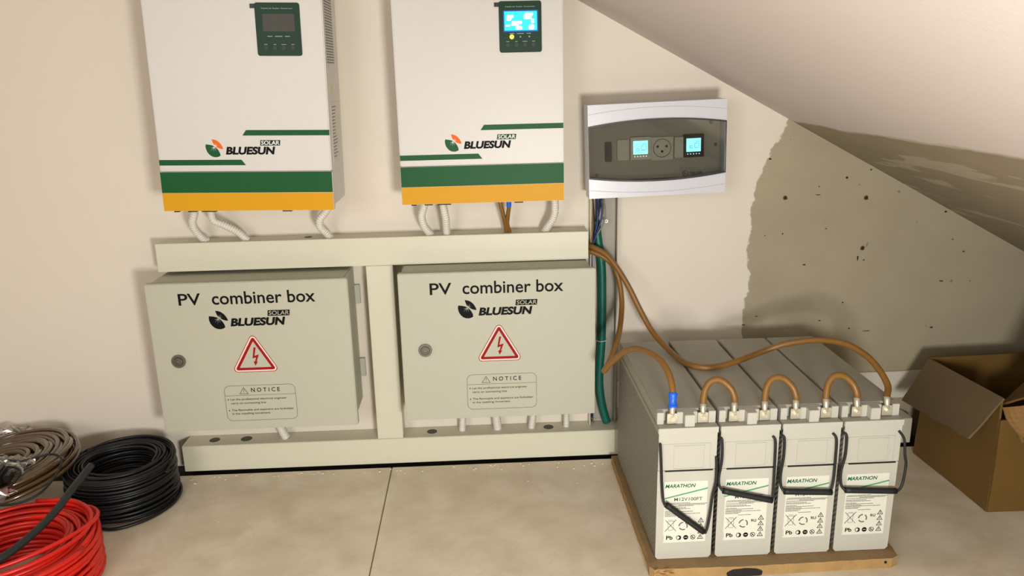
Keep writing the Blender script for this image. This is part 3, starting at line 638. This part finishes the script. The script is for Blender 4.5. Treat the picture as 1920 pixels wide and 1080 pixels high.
# ------------------------------------------------------------ batteries
QW, QD, QH, QP = .1055, .395, .284, .1102
BX0, BY0, BZ0 = .3006, -.507, .0205
def battery():
    t = thing('battery', 'x', 'battery', (0, 0, 0), (0, 0, 0), 'grey lead batteries in a row on the board')
    c = .005
    b = bmesh.new()
    prof = [(c, 0), (QW-c-.002, 0), (QW-.0025, c), (QW-.0010, .178), (.0005, .178), (.0005, c)]
    for f in prism(b, prof, .0012, QD, 0):
        pass
    b.normal_update()
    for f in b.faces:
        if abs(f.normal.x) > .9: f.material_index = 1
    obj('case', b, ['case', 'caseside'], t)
    b = bmesh.new(); box(b, .0008, QW-.0008, 0, QD, .1790, .2500, bev=.0008)
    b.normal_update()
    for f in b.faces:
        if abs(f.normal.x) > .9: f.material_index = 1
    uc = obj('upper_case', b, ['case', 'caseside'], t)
    b = bmesh.new()
    ring_flat(b, [(.0280, .1815), (.0825, .1815), (.0825, .2265), (.0280, .2265)], [(.0292, .1827), (.0813, .1827), (.0813, .2253), (.0292, .2253)], -.0010, .0005)
    box(b, .0085, .0930, -.0010, .0005, .2290, .2302); box(b, .0925, .0935, -.0010, .0005, .1800, .2300); box(b, .0085, .0095, -.001, .0005, .18, .23)
    obj('moulded_frame', b, 'case', uc)
    b = bmesh.new(); box(b, .0135, .0990, -.0012, .0012, .1768, .1786); obj('black_seam', b, 'black', t)
    # lid: rear block, fingers around the terminals, front shelf
    b = bmesh.new(); box(b, -.0008, QW+.0008, -.0012, QD, .2500, .2608, bev=.0012)
    lid = obj('lid', b, ['casetop'], t)
    b = bmesh.new(); box(b, .0008, QW-.0008, .0300, QD-.001, .2606, .2830, bev=.0012); obj('lid_block', b, 'casetop', lid)
    for q0, q1 in ((.0008, .0125), (.0355, .0464), (.0641, .0720), (QW-.0135, QW-.0008)):
        obj('terminal_guard', bx(q0, q1, .0165, .0302, .2606, .2826, bev=.0006), 'case', lid)
    obj('centre_post', bx(.0465, .0640, .0020, .0302, .2606, .2828, bev=.0008), 'case', lid)
    b = bmesh.new(); box(b, 0, QW, -.0016, -.0006, .2500, .2606); obj('front_lip', b, 'case', lid)
    for tx_ in (.0270, .0815):
        b = bmesh.new(); cyl_y(b, tx_, .2730, .0048, .0100, .0180, 6, 0); cyl_y(b, tx_, .2730, .0024, .0085, .0101, 12, 1)
        obj('terminal_bolt', b, ['brass', 'dark'], t)
    b = bmesh.new(); ax = .041
    sweep(b, [Vector((ax, .052, .2835)), Vector((ax, .052, .2875)), Vector((ax-.0018, .048, .2905)), Vector((ax-.004, .044, .2920))], .0026, 10); sweep(b, [Vector((ax-.0035, .0445, .2918)), Vector((ax-.0045, .0425, .2925))], .0012, 8, 1)
    obj('vent_nozzle', b, ['sidegrey', 'dark'], t)
    # label
    y = .0012
    b = bmesh.new(); prism(b, [(.0140, .0335), (.0915, .0335), (.0915, .1560), (.0140, .1560)], y-.0003, y, 0)
    lb = obj('label', b, [mat_label], t); y -= .0003
    b = bmesh.new(); text_bm(b, 'MARATHON', .0150, .1440, .0700, .1512, y, 0, bold=.02, shear=.25, depth=.0003)
    n = 14
    prism(b, [(.0120, .1215), (.0920, .1400), (.0920, .1425), (.0120, .1238)], y-.0003, y, 1)
    text_bm(b, 'M12V100FT', .0320, .1175, .0830, .1240, y, 2, bold=.005, depth=.0003)
    obj('lettering', b, ['labelgreen', 'strokegreen', 'labelgreen2'], lb)
    b = bmesh.new()       # rows of illegible small print
    rnd = random.Random(3)
    for zz, x0, x1 in ((.1130, .018, .060), (.1108, .016, .088), (.1088, .040, .088), (.1068, .016, .066), (.1035, .016, .052), (.1013, .016, .062), (.0975, .016, .034), (.0955, .016, .066), (.0930, .016, .042), (.0912, .016, .080), (.0890, .016, .042), (.0868, .016, .040), (.0835, .040, .062)):
        x = x0
        while x < x1:
            wd = rnd.uniform(.0012, .004); prism(b, [(x, zz), (x+wd, zz), (x+wd, zz+.0010), (x, zz+.0010)], y-.0003, y, 0); x += wd+.0006
    box(b, .0145, .0148, y-.0002, y, .036, .050)
    obj('small_print', b, 'microink', lb)['kind'] = 'stuff'
    b = bmesh.new()
    def bar(x0, z0, x1, z1, w_, mi=0):
        dx, dz = x1-x0, z1-z0; l = math.hypot(dx, dz); px, pz = -dz/l*w_/2, dx/l*w_/2
        prism(b, [(x0+px, z0+pz), (x1+px, z1+pz), (x1-px, z1-pz), (x0-px, z0-pz)], y-.0003, y, mi)
    bar(.0170, .0800, .0370, .0570, .0008); bar(.0370, .0800, .0170, .0570, .0008)          # crossed-out bin
    for a_ in ((.0205, .0770, .0335, .0770), (.0215, .0770, .0230, .0600), (.0325, .0770, .0315, .0600), (.0225, .0590, .0320, .0590), (.0225, .0795, .0315, .0795)): bar(*a_, .0005, 1)
    text_bm(b, 'Pb', .0195, .0395, .0315, .0475, y, 0, bold=.02, depth=.0003)
    for k_ in range(3):                                                                      # recycling arrows
        a0 = math.radians(90+120*k_)
        for s_ in range(4):
            a1 = a0+math.radians(22*s_); a2 = a0+math.radians(22*(s_+1)); bar(.0500+.0075*math.cos(a1), .0665+.0075*math.sin(a1), .0500+.0075*math.cos(a2), .0665+.0075*math.sin(a2), .0022, 1)
    text_bm(b, 'RU', .0640, .0690, .0735, .0745, y, 0, bold=.02, shear=-.1, depth=.0003)
    for q, full in ((.0425, 0), (.0555, 1), (.0685, 0)):
        cyl = [(q+.0046*u, .0430+.0046*v) for u, v in R0]
        if full: prism(b, cyl, y-.0003, y, 0)
        else: ring_flat(b, cyl, [(q+.0036*u, .0430+.0036*v) for u, v in R0], y-.0003, y, 0)
    prism(b, [(.0425-.001, .0468), (.0425+.0046, .0450), (.0425+.0040, .0395), (.0425-.001, .0390), (.0425+.002, .0430)], y-.0003, y, 0)
    bar(.0655, .0460, .0715, .0400, .0012); bar(.0660, .0405, .0690, .0440, .0010)
    prism(b, [(.0530, .0426), (.0580, .0426), (.0580, .0436), (.0530, .0436)], y-.0004, y-.0002, 2)
    for k_ in range(4):
        zz = .0390+k_*.0113; xx = .0820
        ring_flat(b, [(xx, zz+.0098), (xx-.0056, zz), (xx+.0056, zz)], [(xx, zz+.0076), (xx-.0040, zz+.0010), (xx+.0040, zz+.0010)], y-.0003, y, 0)
        bar(xx, zz+.0055, xx, zz+.0020, .0010)
    obj('symbols', b, ['ink', 'microink', mat_label], lb)
    return t
mat_label = mat('label_white', (212, 211, 196), .45)
M['labelgreen'] = mat('label_green', (6, 92, 50), .6, spec=.15); M['labelgreen2'] = mat('dull_label_green', (62, 92, 66), .6, spec=.15)
M['strokegreen'] = mat('green_stroke', (70, 150, 100), .5)
bat = battery(); bats = [bat]+[copy_tree(bat) for _ in range(3)]
BL = ['leftmost grey battery, its handle hanging slanted low, model lettering uncovered', 'grey battery second from left, handle sloping gently down to the right',
      'grey battery second from right, handle hanging level across the label', 'rightmost grey battery, nearest the carton, handle bulging past its right side']
for i, o in enumerate(bats): o.location = (BX0+i*QP, BY0, BZ0+.0002); o['label'] = BL[i]
def handle(i, pts, grip):
    base = (BX0+i*QP, BY0, BZ0+.0002); t = bats[i]
    h = tube('rope_handle', sub(pts, base), .0024, 'blackrubber', t, n=8, sides=8)
    g0, g1 = sub(grip, base); a = Vector(g0); c_ = Vector(g1); n = 10
    b = bmesh.new(); sweep(b, [a.lerp(c_, k_/n) for k_ in range(n+1)], .0056, 10)
    obj('grip', b, 'blackrubber', h)
yy = -.5125
handle(0, [(.3035, -.5095, .2535), (.3035, yy, .249), (.3060, yy, .21), (.3085, yy, .17), (.3115, -.516, .143), (.3180, -.519, .136), (.350, -.519, .1085), (.3830, -.519, .082), (.3900, -.518, .084), (.3955, -.515, .110), (.4000, yy, .150), (.4045, yy, .176), (.4050, -.5115, .20), (.4040, -.5095, .225)],
       [(.3150, -.519, .1395), (.3845, -.519, .0815)])
handle(1, [(.4085, -.5095, .2590), (.4120, yy, .2570), (.4135, yy, .22), (.4095, yy, .185), (.4115, -.515, .168), (.4200, -.518, .162), (.460, -.519, .152), (.5000, -.519, .141), (.5075, -.516, .1415), (.5095, yy, .160), (.5085, yy, .21), (.5070, yy, .250), (.5030, -.5095, .2600)],
       [(.4160, -.519, .1625), (.5060, -.519, .1390)])
handle(2, [(.5170, -.5095, .2600), (.5225, yy, .2560), (.5235, yy, .22), (.5205, yy, .185), (.5225, -.515, .163), (.5310, -.519, .156), (.570, -.519, .1535), (.6060, -.519, .151), (.6130, -.516, .154), (.6175, yy, .175), (.6175, yy, .215), (.6160, yy, .250), (.6100, -.5095, .2610)],
       [(.5260, -.519, .1560), (.6130, -.519, .1505)])
handle(3, [(.6275, -.5095, .2600), (.6335, yy, .2560), (.6345, yy, .22), (.6295, yy, .185), (.6320, -.515, .160), (.6420, -.519, .153), (.680, -.519, .1505), (.7240, -.519, .148), (.7350, -.519, .149), (.7420, -.517, .162), (.7460, -.514, .195), (.7420, -.514, .215), (.7385, -.512, .245), (.7290, -.5095, .2600)],
       [(.6370, -.519, .1535), (.7310, -.519, .1475)])

# board under the batteries
bd = thing('base_board', 'worn chipboard tray with a dark oval hand hole under the batteries', 'board', (.29, -.50, 0))
L0 = (.29, -.50, 0)
b = bmesh.new()
outline = [(.2900, -.095), (.2895, -.20), (.2890, -.30), (.2885, -.40), (.2905, -.49), (.2870, -.525), (.2930, -.5345), (.3200, -.5355), (.3215, -.5345), (.45, -.5380), (.60, -.5360), (.7300, -.5335), (.7430, -.5270), (.7470, -.5000), (.7440, -.40), (.7430, -.095)]
random.seed(11)
dense = []
for i in range(len(outline)):
    a, c_ = outline[i], outline[(i+1) % len(outline)]; n = max(1, int(math.hypot(a[0]-c_[0], a[1]-c_[1])/.012))
    for k_ in range(n): t_ = k_/n; dense.append((a[0]+(c_[0]-a[0])*t_+random.uniform(-.0006, .0006), a[1]+(c_[1]-a[1])*t_+random.uniform(-.0006, .0006)))
va = [b.verts.new((q[0]-L0[0], q[1]-L0[1], 0)) for q in dense]; vb = [b.verts.new((q[0]-L0[0], q[1]-L0[1], .0200+random.uniform(-.0004, .0001))) for q in dense]
b.faces.new(va); f = b.faces.new(vb)
for i in range(len(va)): b.faces.new((va[i], va[(i+1) % len(va)], vb[(i+1) % len(va)], vb[i])).material_index = 1
bmesh.ops.triangulate(b, faces=[q for q in b.faces if len(q.verts) > 4])
obj('slab', b, ['boardtop', 'board'], bd)
b = bmesh.new(); prism(b, [(.1670+.033*math.cos(2*math.pi*i/28)*(1+random.uniform(-.03, .03)), .0060+.0105*math.sin(2*math.pi*i/28)*(1+random.uniform(-.05, .05))) for i in range(28) if True], -.0395, -.0360)
for v in b.verts: v.co.z = max(v.co.z, .0005)
obj('hand_hole', b, 'dark', bd)
b = bmesh.new()
for q in range(26):
    x = random.uniform(-.003, .032); y_ = random.uniform(-.042, -.030); z_ = random.uniform(.004, .020); l = random.uniform(.004, .011); a = random.uniform(-.6, .9)
    dx, dz = l*math.cos(a), l*math.sin(a)
    vs = [b.verts.new(v) for v in ((x, y_, z_), (x+dx, y_-.002, z_+dz*.6), (x+dx*.8, y_-.003, z_+dz*.6+.0018), (x-.0004, y_-.001, z_+.0020))]
    fa = b.faces.new(vs)
o = obj('torn_edge', b, 'tornpaper', bd); o.modifiers.new('s', 'SOLIDIFY').thickness = .0006
b = bmesh.new(); cyl_y(b, .4275, .0125, .0026, -.0352, -.0320, 10); obj('nail_hole', b, 'dark', bd)

# ------------------------------------------------------------ battery cables
def lug(parent, base, x, z=.0, top=.312, y=-.4905):
    o = (x-base[0], y-base[1], .2935-base[2])
    b = bmesh.new(); n = 20
    outer = rrect(o[0]-.0092, o[2]-.0095, o[0]+.0092, o[2]+.0095, .003, 4)
    box(b, o[0]-.0092, o[0]+.0092, o[1]-.0024, o[1], o[2]-.0105, o[2]+.0085, bev=.0008)
    cyl_y(b, o[0], o[2], .0062, o[1]-.0038, o[1]-.0024, 18); cyl_y(b, o[0], o[2], .0040, o[1]-.0085, o[1]-.0038, 6)
    sweep(b, [Vector((o[0], o[1]-.001, o[2]+.006)), Vector((o[0], o[1]+.0006, o[2]+.0105)), Vector((o[0]+.0010, o[1]+.0035, o[2]+.0150)), Vector((o[0]+.0018, o[1]+.0065, o[2]+.0215))], lambda t: .0042+.0018*t, 12)
    return obj('cable_lug', b, 'brass', parent)
TX = [(BX0+i*QP+.0270, BX0+i*QP+.0815) for i in range(4)]
JL = ['brown jumper cable joining the leftmost battery to its neighbour', 'brown jumper cable joining the two middle batteries', 'brown jumper cable joining the two right-hand batteries']
for i in range(3):
    xa, xb = TX[i][1], TX[i+1][0]; base = (xa, -.48, .29)
    t = thing('jumper_cable', JL[i], 'cable', base, group='short jumper cables between batteries')
    dl = (xb-xa)
    pts = [(xa+.0018, -.4840, .3125), (xa+.0030, -.480, .322), (xa+.0075, -.474, .338), (xa+dl*.30, -.470, .3500), (xa+dl*.52, -.469, .3535), (xa+dl*.74, -.470, .3490), (xa+dl*.95+.001, -.474, .336), (xb+.0030, -.480, .321), (xb+.0018, -.4840, .3125)]
    tube('cable_sheath', sub(pts, base), .0059, 'brown', t, n=9, sides=14)
    lug(t, base, xa); lug(t, base, xb)
# main cable to the left terminal, sharp bend beside the green pipe
base = (.2438, -.04, .4958); x = TX[0][0]
t = thing('battery_cable', 'brown cable bending sharply beside the green pipe, ending in blue tape', 'cable', base)
pts = [(.2400, -.036, .4965), (.2560, -.043, .4930), (.2800, -.050, .4800), (.2975, -.057, .4620), (.3080, -.066, .4280), (.3110, -.080, .3930), (.3060, -.105, .3640), (.2960, -.140, .3400), (.2820, -.180, .3260), (.2640, -.220, .3080), (.2500, -.244, .2955), (.2455, -.252, .2935), (.2450, -.262, .2980), (.2520, -.275, .3150), (.2655, -.298, .3400), (.2760, -.318, .3580), (.2900, -.345, .3720), (.3060, -.385, .3790), (.3200, -.420, .3760), (.3290, -.452, .3610), (.3310, -.474, .3380), (x+.0018, -.4835, .3140)]
tube('cable_sheath', sub(pts, base), .0058, 'brown', t, n=8, sides=14)
tube('blue_tape', sub([(.3312, -.4755, .3350), (.3305, -.4790, .3270), (x+.0020, -.4830, .3150), (x+.0020, -.4850, .3100)], base), lambda q: .0070+.0012*math.sin(q*9)+.0012*q, 'bluetape', t, n=8, sides=14)
lug(t, base, x)
# long cable to the right terminal
base = (.2445, -.035, .4990); x = TX[3][1]
t = thing('battery_cable', 'long brown cable sweeping over the battery lids to the rightmost terminal', 'cable', base)
pts = [(.2400, -.034, .5085), (.2540, -.052, .5065), (.2785, -.068, .4930), (.3010, -.084, .4640), (.3230, -.100, .4260), (.3480, -.118, .3730), (.3680, -.142, .3360), (.3860, -.190, .3180), (.4020, -.255, .3108), (.4210, -.288, .3103), (.4500, -.300, .3108), (.4990, -.288, .3145), (.5590, -.272, .3280), (.6060, -.280, .3470), (.6560, -.310, .3640), (.6940, -.350, .3690), (.7170, -.390, .3590), (.7270, -.425, .3430), (.7280, -.458, .3250), (x+.0035, -.4800, .3140), (x+.0018, -.4850, .3110)]
tube('cable_sheath', sub(pts, base), .0060, 'brown', t, n=8, sides=14)
lug(t, base, x)

# ------------------------------------------------------------ cardboard carton
cbx = thing('cardboard_box', 'open worn cardboard box with a flap folded out at the right', 'box', (1.015, -.366, 0))
W0, D0, H0 = .38, .262, .243
def slab(name, quad, th, m, parent, seg=1, wob=0, ragged=0):
    """a sheet between four corners (a,b,c,d), with thickness and gentle waviness"""
    A, B_, C_, D_ = [Vector(q) for q in quad]; nrm = (B_-A).cross(D_-A).normalized(); n = seg; b = bmesh.new(); g = []
    rnd = random.Random(hash(name) % 7 + n)
    for i in range(n+1):
        row = []
        for j in range(n+1):
            u, v = i/n, j/n; P_ = A.lerp(B_, u).lerp(D_.lerp(C_, u), v)
            if wob: P_ = P_+nrm*wob*math.sin(u*5+v*3)*math.sin(v*3.1+.4)
            if ragged and j == n: P_ = P_+(A-D_).normalized()*ragged*(rnd.random()-.5)
            row.append(b.verts.new(P_))
        g.append(row)
    for i in range(n):
        for j in range(n): b.faces.new((g[i][j], g[i+1][j], g[i+1][j+1], g[i][j+1]))
    o = obj(name, b, m, parent); s = o.modifiers.new('s', 'SOLIDIFY'); s.thickness = th; s.offset = 0
    return o
b = bx(.002, W0, .002, D0, .0005, .004); obj('bottom', b, 'card', cbx)
slab('side_panel', [(0, 0, .001), (-.008, D0, .001), (.002, D0, H0-.006), (-.002, 0, H0+.004)], .0045, 'card', cbx, 6, .002)
slab('side_panel', [(W0, 0, .001), (W0, D0, .001), (W0, D0, H0), (W0, 0, H0)], .0045, 'card', cbx, 6, .002)
slab('end_panel', [(0, 0, .001), (W0, 0, .001), (W0, -.002, H0-.03), (-.003, -.004, H0-.038)], .0045, 'card', cbx, 6, .003)
slab('end_panel', [(-.008, D0, .001), (W0, D0, .001), (W0, D0, H0+.002), (.002, D0, H0-.004)], .0045, 'card', cbx, 6, .003)
o = slab('flap', [(.002, D0+.001, H0-.0065), (-.004, -.008, H0+.009), (-.078, -.028, .180), (-.060, D0-.015, .142)], .0040, 'cardlight', cbx, 8, .0015, .004)
slab('flap', [(-.002, -.005, H0-.010), (.085, -.006, H0-.005), (.075, -.050, .165), (.020, -.038, .178)], .0045, 'cardtorn', cbx, 7, .010, .02)
slab('flap', [(.060, -.006, H0-.006), (.30, -.006, H0-.006), (.31, -.055, .150), (.040, -.062, .140)], .0045, 'cardtorn', cbx, 9, .009, .02)
slab('flap', [(.046, -.004, H0-.004), (.372, -.006, H0-.004), (.376, .010, H0+.105), (.120, .010, H0+.180)], .0045, 'card', cbx, 8, .006, .02)  # upright flap added mostly out of view, made tall to shade the wall corner
slab('flap', [(.004, .020, H0-.02), (.120, .012, H0+.018), (.150, .120, H0+.010), (.085, .110, H0-.050)], .004, 'card', cbx, 6, .004, .01)
slab('flap', [(.004, D0+.006, H0-.006), (.37, D0+.006, H0-.002), (.37, D0+.034, H0-.12), (.006, D0+.030, H0-.12)], .004, 'card', cbx, 6, .001, .004)

# ------------------------------------------------------------ cable coils
def coil(name, label, cx, cy, r0, r1, z0, z1, wr, m, cat, seed, tilt=None, jit=.3, sides=7, zf=None):
    rnd = random.Random(seed); t = thing(name, label, cat, (cx, cy, 0 if tilt is None else z0)); zb = z0 if tilt is None else 0; H = z1-z0
    if tilt: t.rotation_euler = tilt
    layers = max(1, int((r1-r0)/(2*wr*.93))); rows = max(1, int(H/(2*wr*.95)))
    b = bmesh.new(); pts = []
    N_ = 40
    order = []
    for c in range(layers):
        rr = range(rows) if c % 2 == 0 else range(rows-1, -1, -1)
        for q in rr: order.append((c, q))
    R = lambda c: r0+wr+(r1-r0-2*wr)*c/max(1, layers-1); Zz = lambda q: zb+wr+(H-2*wr)*q/max(1, rows-1)
    prev = None
    for k_, (c, q) in enumerate(order):
        jr, jz = rnd.uniform(-jit, jit)*wr, rnd.uniform(-jit, jit)*wr; ph = rnd.uniform(0, 6.3); amp = rnd.uniform(.2, .9)*wr*jit*2.2; ph2 = rnd.uniform(0, 6.3)
        tgt = (R(c)+jr, max(zb+wr, Zz(q)+jz), ph, amp, ph2)
        if prev is None: prev = tgt
        for i in range(N_):
            a = 2*math.pi*i/N_; s = min(1, i/8); s = s*s*(3-2*s)
            rad_ = prev[0]+(tgt[0]-prev[0])*s+math.sin(2*a+tgt[2])*tgt[3]*(s if k_ else 1); zz = prev[1]+(tgt[1]-prev[1])*s+math.sin(a+tgt[4])*tgt[3]*.9
            pts.append(Vector((rad_*math.cos(a), rad_*math.sin(a), max(zb+wr, zz))))
        prev = tgt
    sweep(b, pts, wr, sides)
    obj('wound_cable', b, m, t)
    return t
blk = coil('black_cable_coil', 'large coil of thin black cable on the floor beside the trunking', -.793, -.168, .070, .112, .001, .098, .0035, 'blackcable', 'cable coil', 4, jit=.45)
tube('loose_turn', [(.065, .075, .02), (.100, .045, .012), (.116, .004, .008), (.112, -.045, .006), (.082, -.095, .0045), (.030, -.128, .0045), (-.03, -.118, .006)], .0036, 'blackcable', blk, n=8, sides=8)
tube('loose_turn', [(-.092, .045, .098), (-.055, .086, .100), (0, .103, .1015), (.055, .090, .1015), (.094, .052, .100), (.112, .0, .096), (.110, -.04, .080)], .0034, 'blackcable', blk, n=8, sides=8)
rd = coil('red_cable_coil', 'coil of bright red cable on the floor, nearest the camera', -.868, -.466, .092, .150, .001, .086, .0042, 'redcable', 'cable coil', 9, jit=.5)
tube('loose_turn', [(-.02, .140, .092), (.05, .133, .094), (.108, .088, .094), (.130, .02, .093), (.110, -.05, .094), (.06, -.105, .095), (-.01, -.13, .094)], .0043, 'redcable', rd, n=8, sides=8)
tube('loose_turn', [(.02, .148, .075), (.09, .125, .082), (.128, .07, .092), (.118, .0, .098), (.075, -.06, .098), (.02, -.10, .096), (-.04, -.12, .094)], .0043, 'redcable', rd, n=8, sides=8)
br = coil('clear_cable_coil', 'shiny brown see-through cable coil lying askew on the black and red coils', -1.020, -.205, .045, .152, 0, .034, .0050, 'copper', 'cable coil', 5, tilt=(math.radians(3), math.radians(-7), 0), jit=.35, sides=8)
br.location = (-1.020, -.205, .088)

# thick black cable lying over the red coil
o = tube('thick_cable', [(-.786, -.298, .150), (-.7900, -.330, .142), (-.7950, -.370, .133), (-.7985, -.420, .122), (-.8070, -.480, .115), (-.8260, -.540, .1085), (-.8600, -.590, .1055), (-.9100, -.630, .104)], .0072, 'greenblack', n=8, sides=14)
tag(o, 'thick dark cable end lying across the red coil', 'cable')
# thin black lead on the clear coil
o = tube('thin_lead', [(-1.03, -.250, .150), (-.985, -.252, .148), (-.945, -.262, .147), (-.918, -.250, .149), (-.890, -.243, .1510), (-.862, -.262, .150), (-.848, -.300, .146), (-.842, -.345, .142), (-.848, -.380, .136), (-.872, -.398, .130), (-.905, -.402, .128), (-.945, -.395, .128), (-.99, -.388, .128)], .0024, 'blackrubber', n=8, sides=8)
tag(o, 'thin black lead looping over the clear brown coil', 'cable')
o = tube('thin_lead', [(-1.03, -.300, .150), (-.975, -.293, .151), (-.940, -.290, .148), (-.918, -.310, .146), (-.915, -.350, .140), (-.930, -.385, .134), (-.965, -.41, .128), (-1.01, -.42, .122)], .0022, 'blackrubber', n=8, sides=8)
tag(o, 'short thin black lead curling beside the black plug', 'cable')
# black plug wrapped in film
t = thing('black_plug', 'small black plug lying in clear film on the brown coil', 'plug', (-.965, -.325, .132), (0, 0, .2))
b = bmesh.new(); box(b, -.042, .022, -.026, .026, .000, .028, bev=.004); obj('body', b, 'black', t)
b = bmesh.new(); box(b, .022, .036, -.012, .012, .004, .018, bev=.002); obj('nose', b, 'black', t)
def film(name, label, c0, sx_, sy_, sz_, seed, n=14, rot=0):
    rnd = random.Random(seed); b = bmesh.new(); g = []
    from mathutils import noise as nz
    for i in range(n+1):
        row = []
        for j in range(n+1):
            u, v = i/n-.5, j/n-.5
            h = nz.noise(Vector((u*5+seed, v*5, seed*1.7)))+.6*nz.noise(Vector((u*13, v*13+seed, 3)))
            k_ = nz.noise(Vector((u*4, v*4, 9+seed)))
            row.append(b.verts.new((u*sx_*(1+.5*k_), v*sy_*(1+.5*h*.5), (1-4*(u*u+v*v)*.5)*sz_*.7+h*sz_*.4)))
        g.append(row)
    for i in range(n):
        for j in range(n): b.faces.new((g[i][j], g[i+1][j], g[i+1][j+1], g[i][j+1]))
    mn = min(v.co.z for v in b.verts)
    for v in b.verts: v.co.z -= mn
    o = obj(name, b, 'bag'); o.location = c0; o.rotation_euler[2] = rot; return tag(o, label, 'plastic film')
film('plastic_film', 'crumpled clear plastic film heaped on the brown coil beside the plug', (-.985, -.262, .128), .11, .05, .035, 2)
film('plastic_film', 'clear plastic film bunched low in front of the black plug', (-.960, -.378, .118), .11, .045, .03, 5)
film('plastic_bag', 'crumpled white plastic bag against the wall behind the brown coil', (-1.10, -.045, .085), .15, .06, .045, 8)
o = bpy.data.objects['plastic_bag']; o['category'] = 'plastic bag'
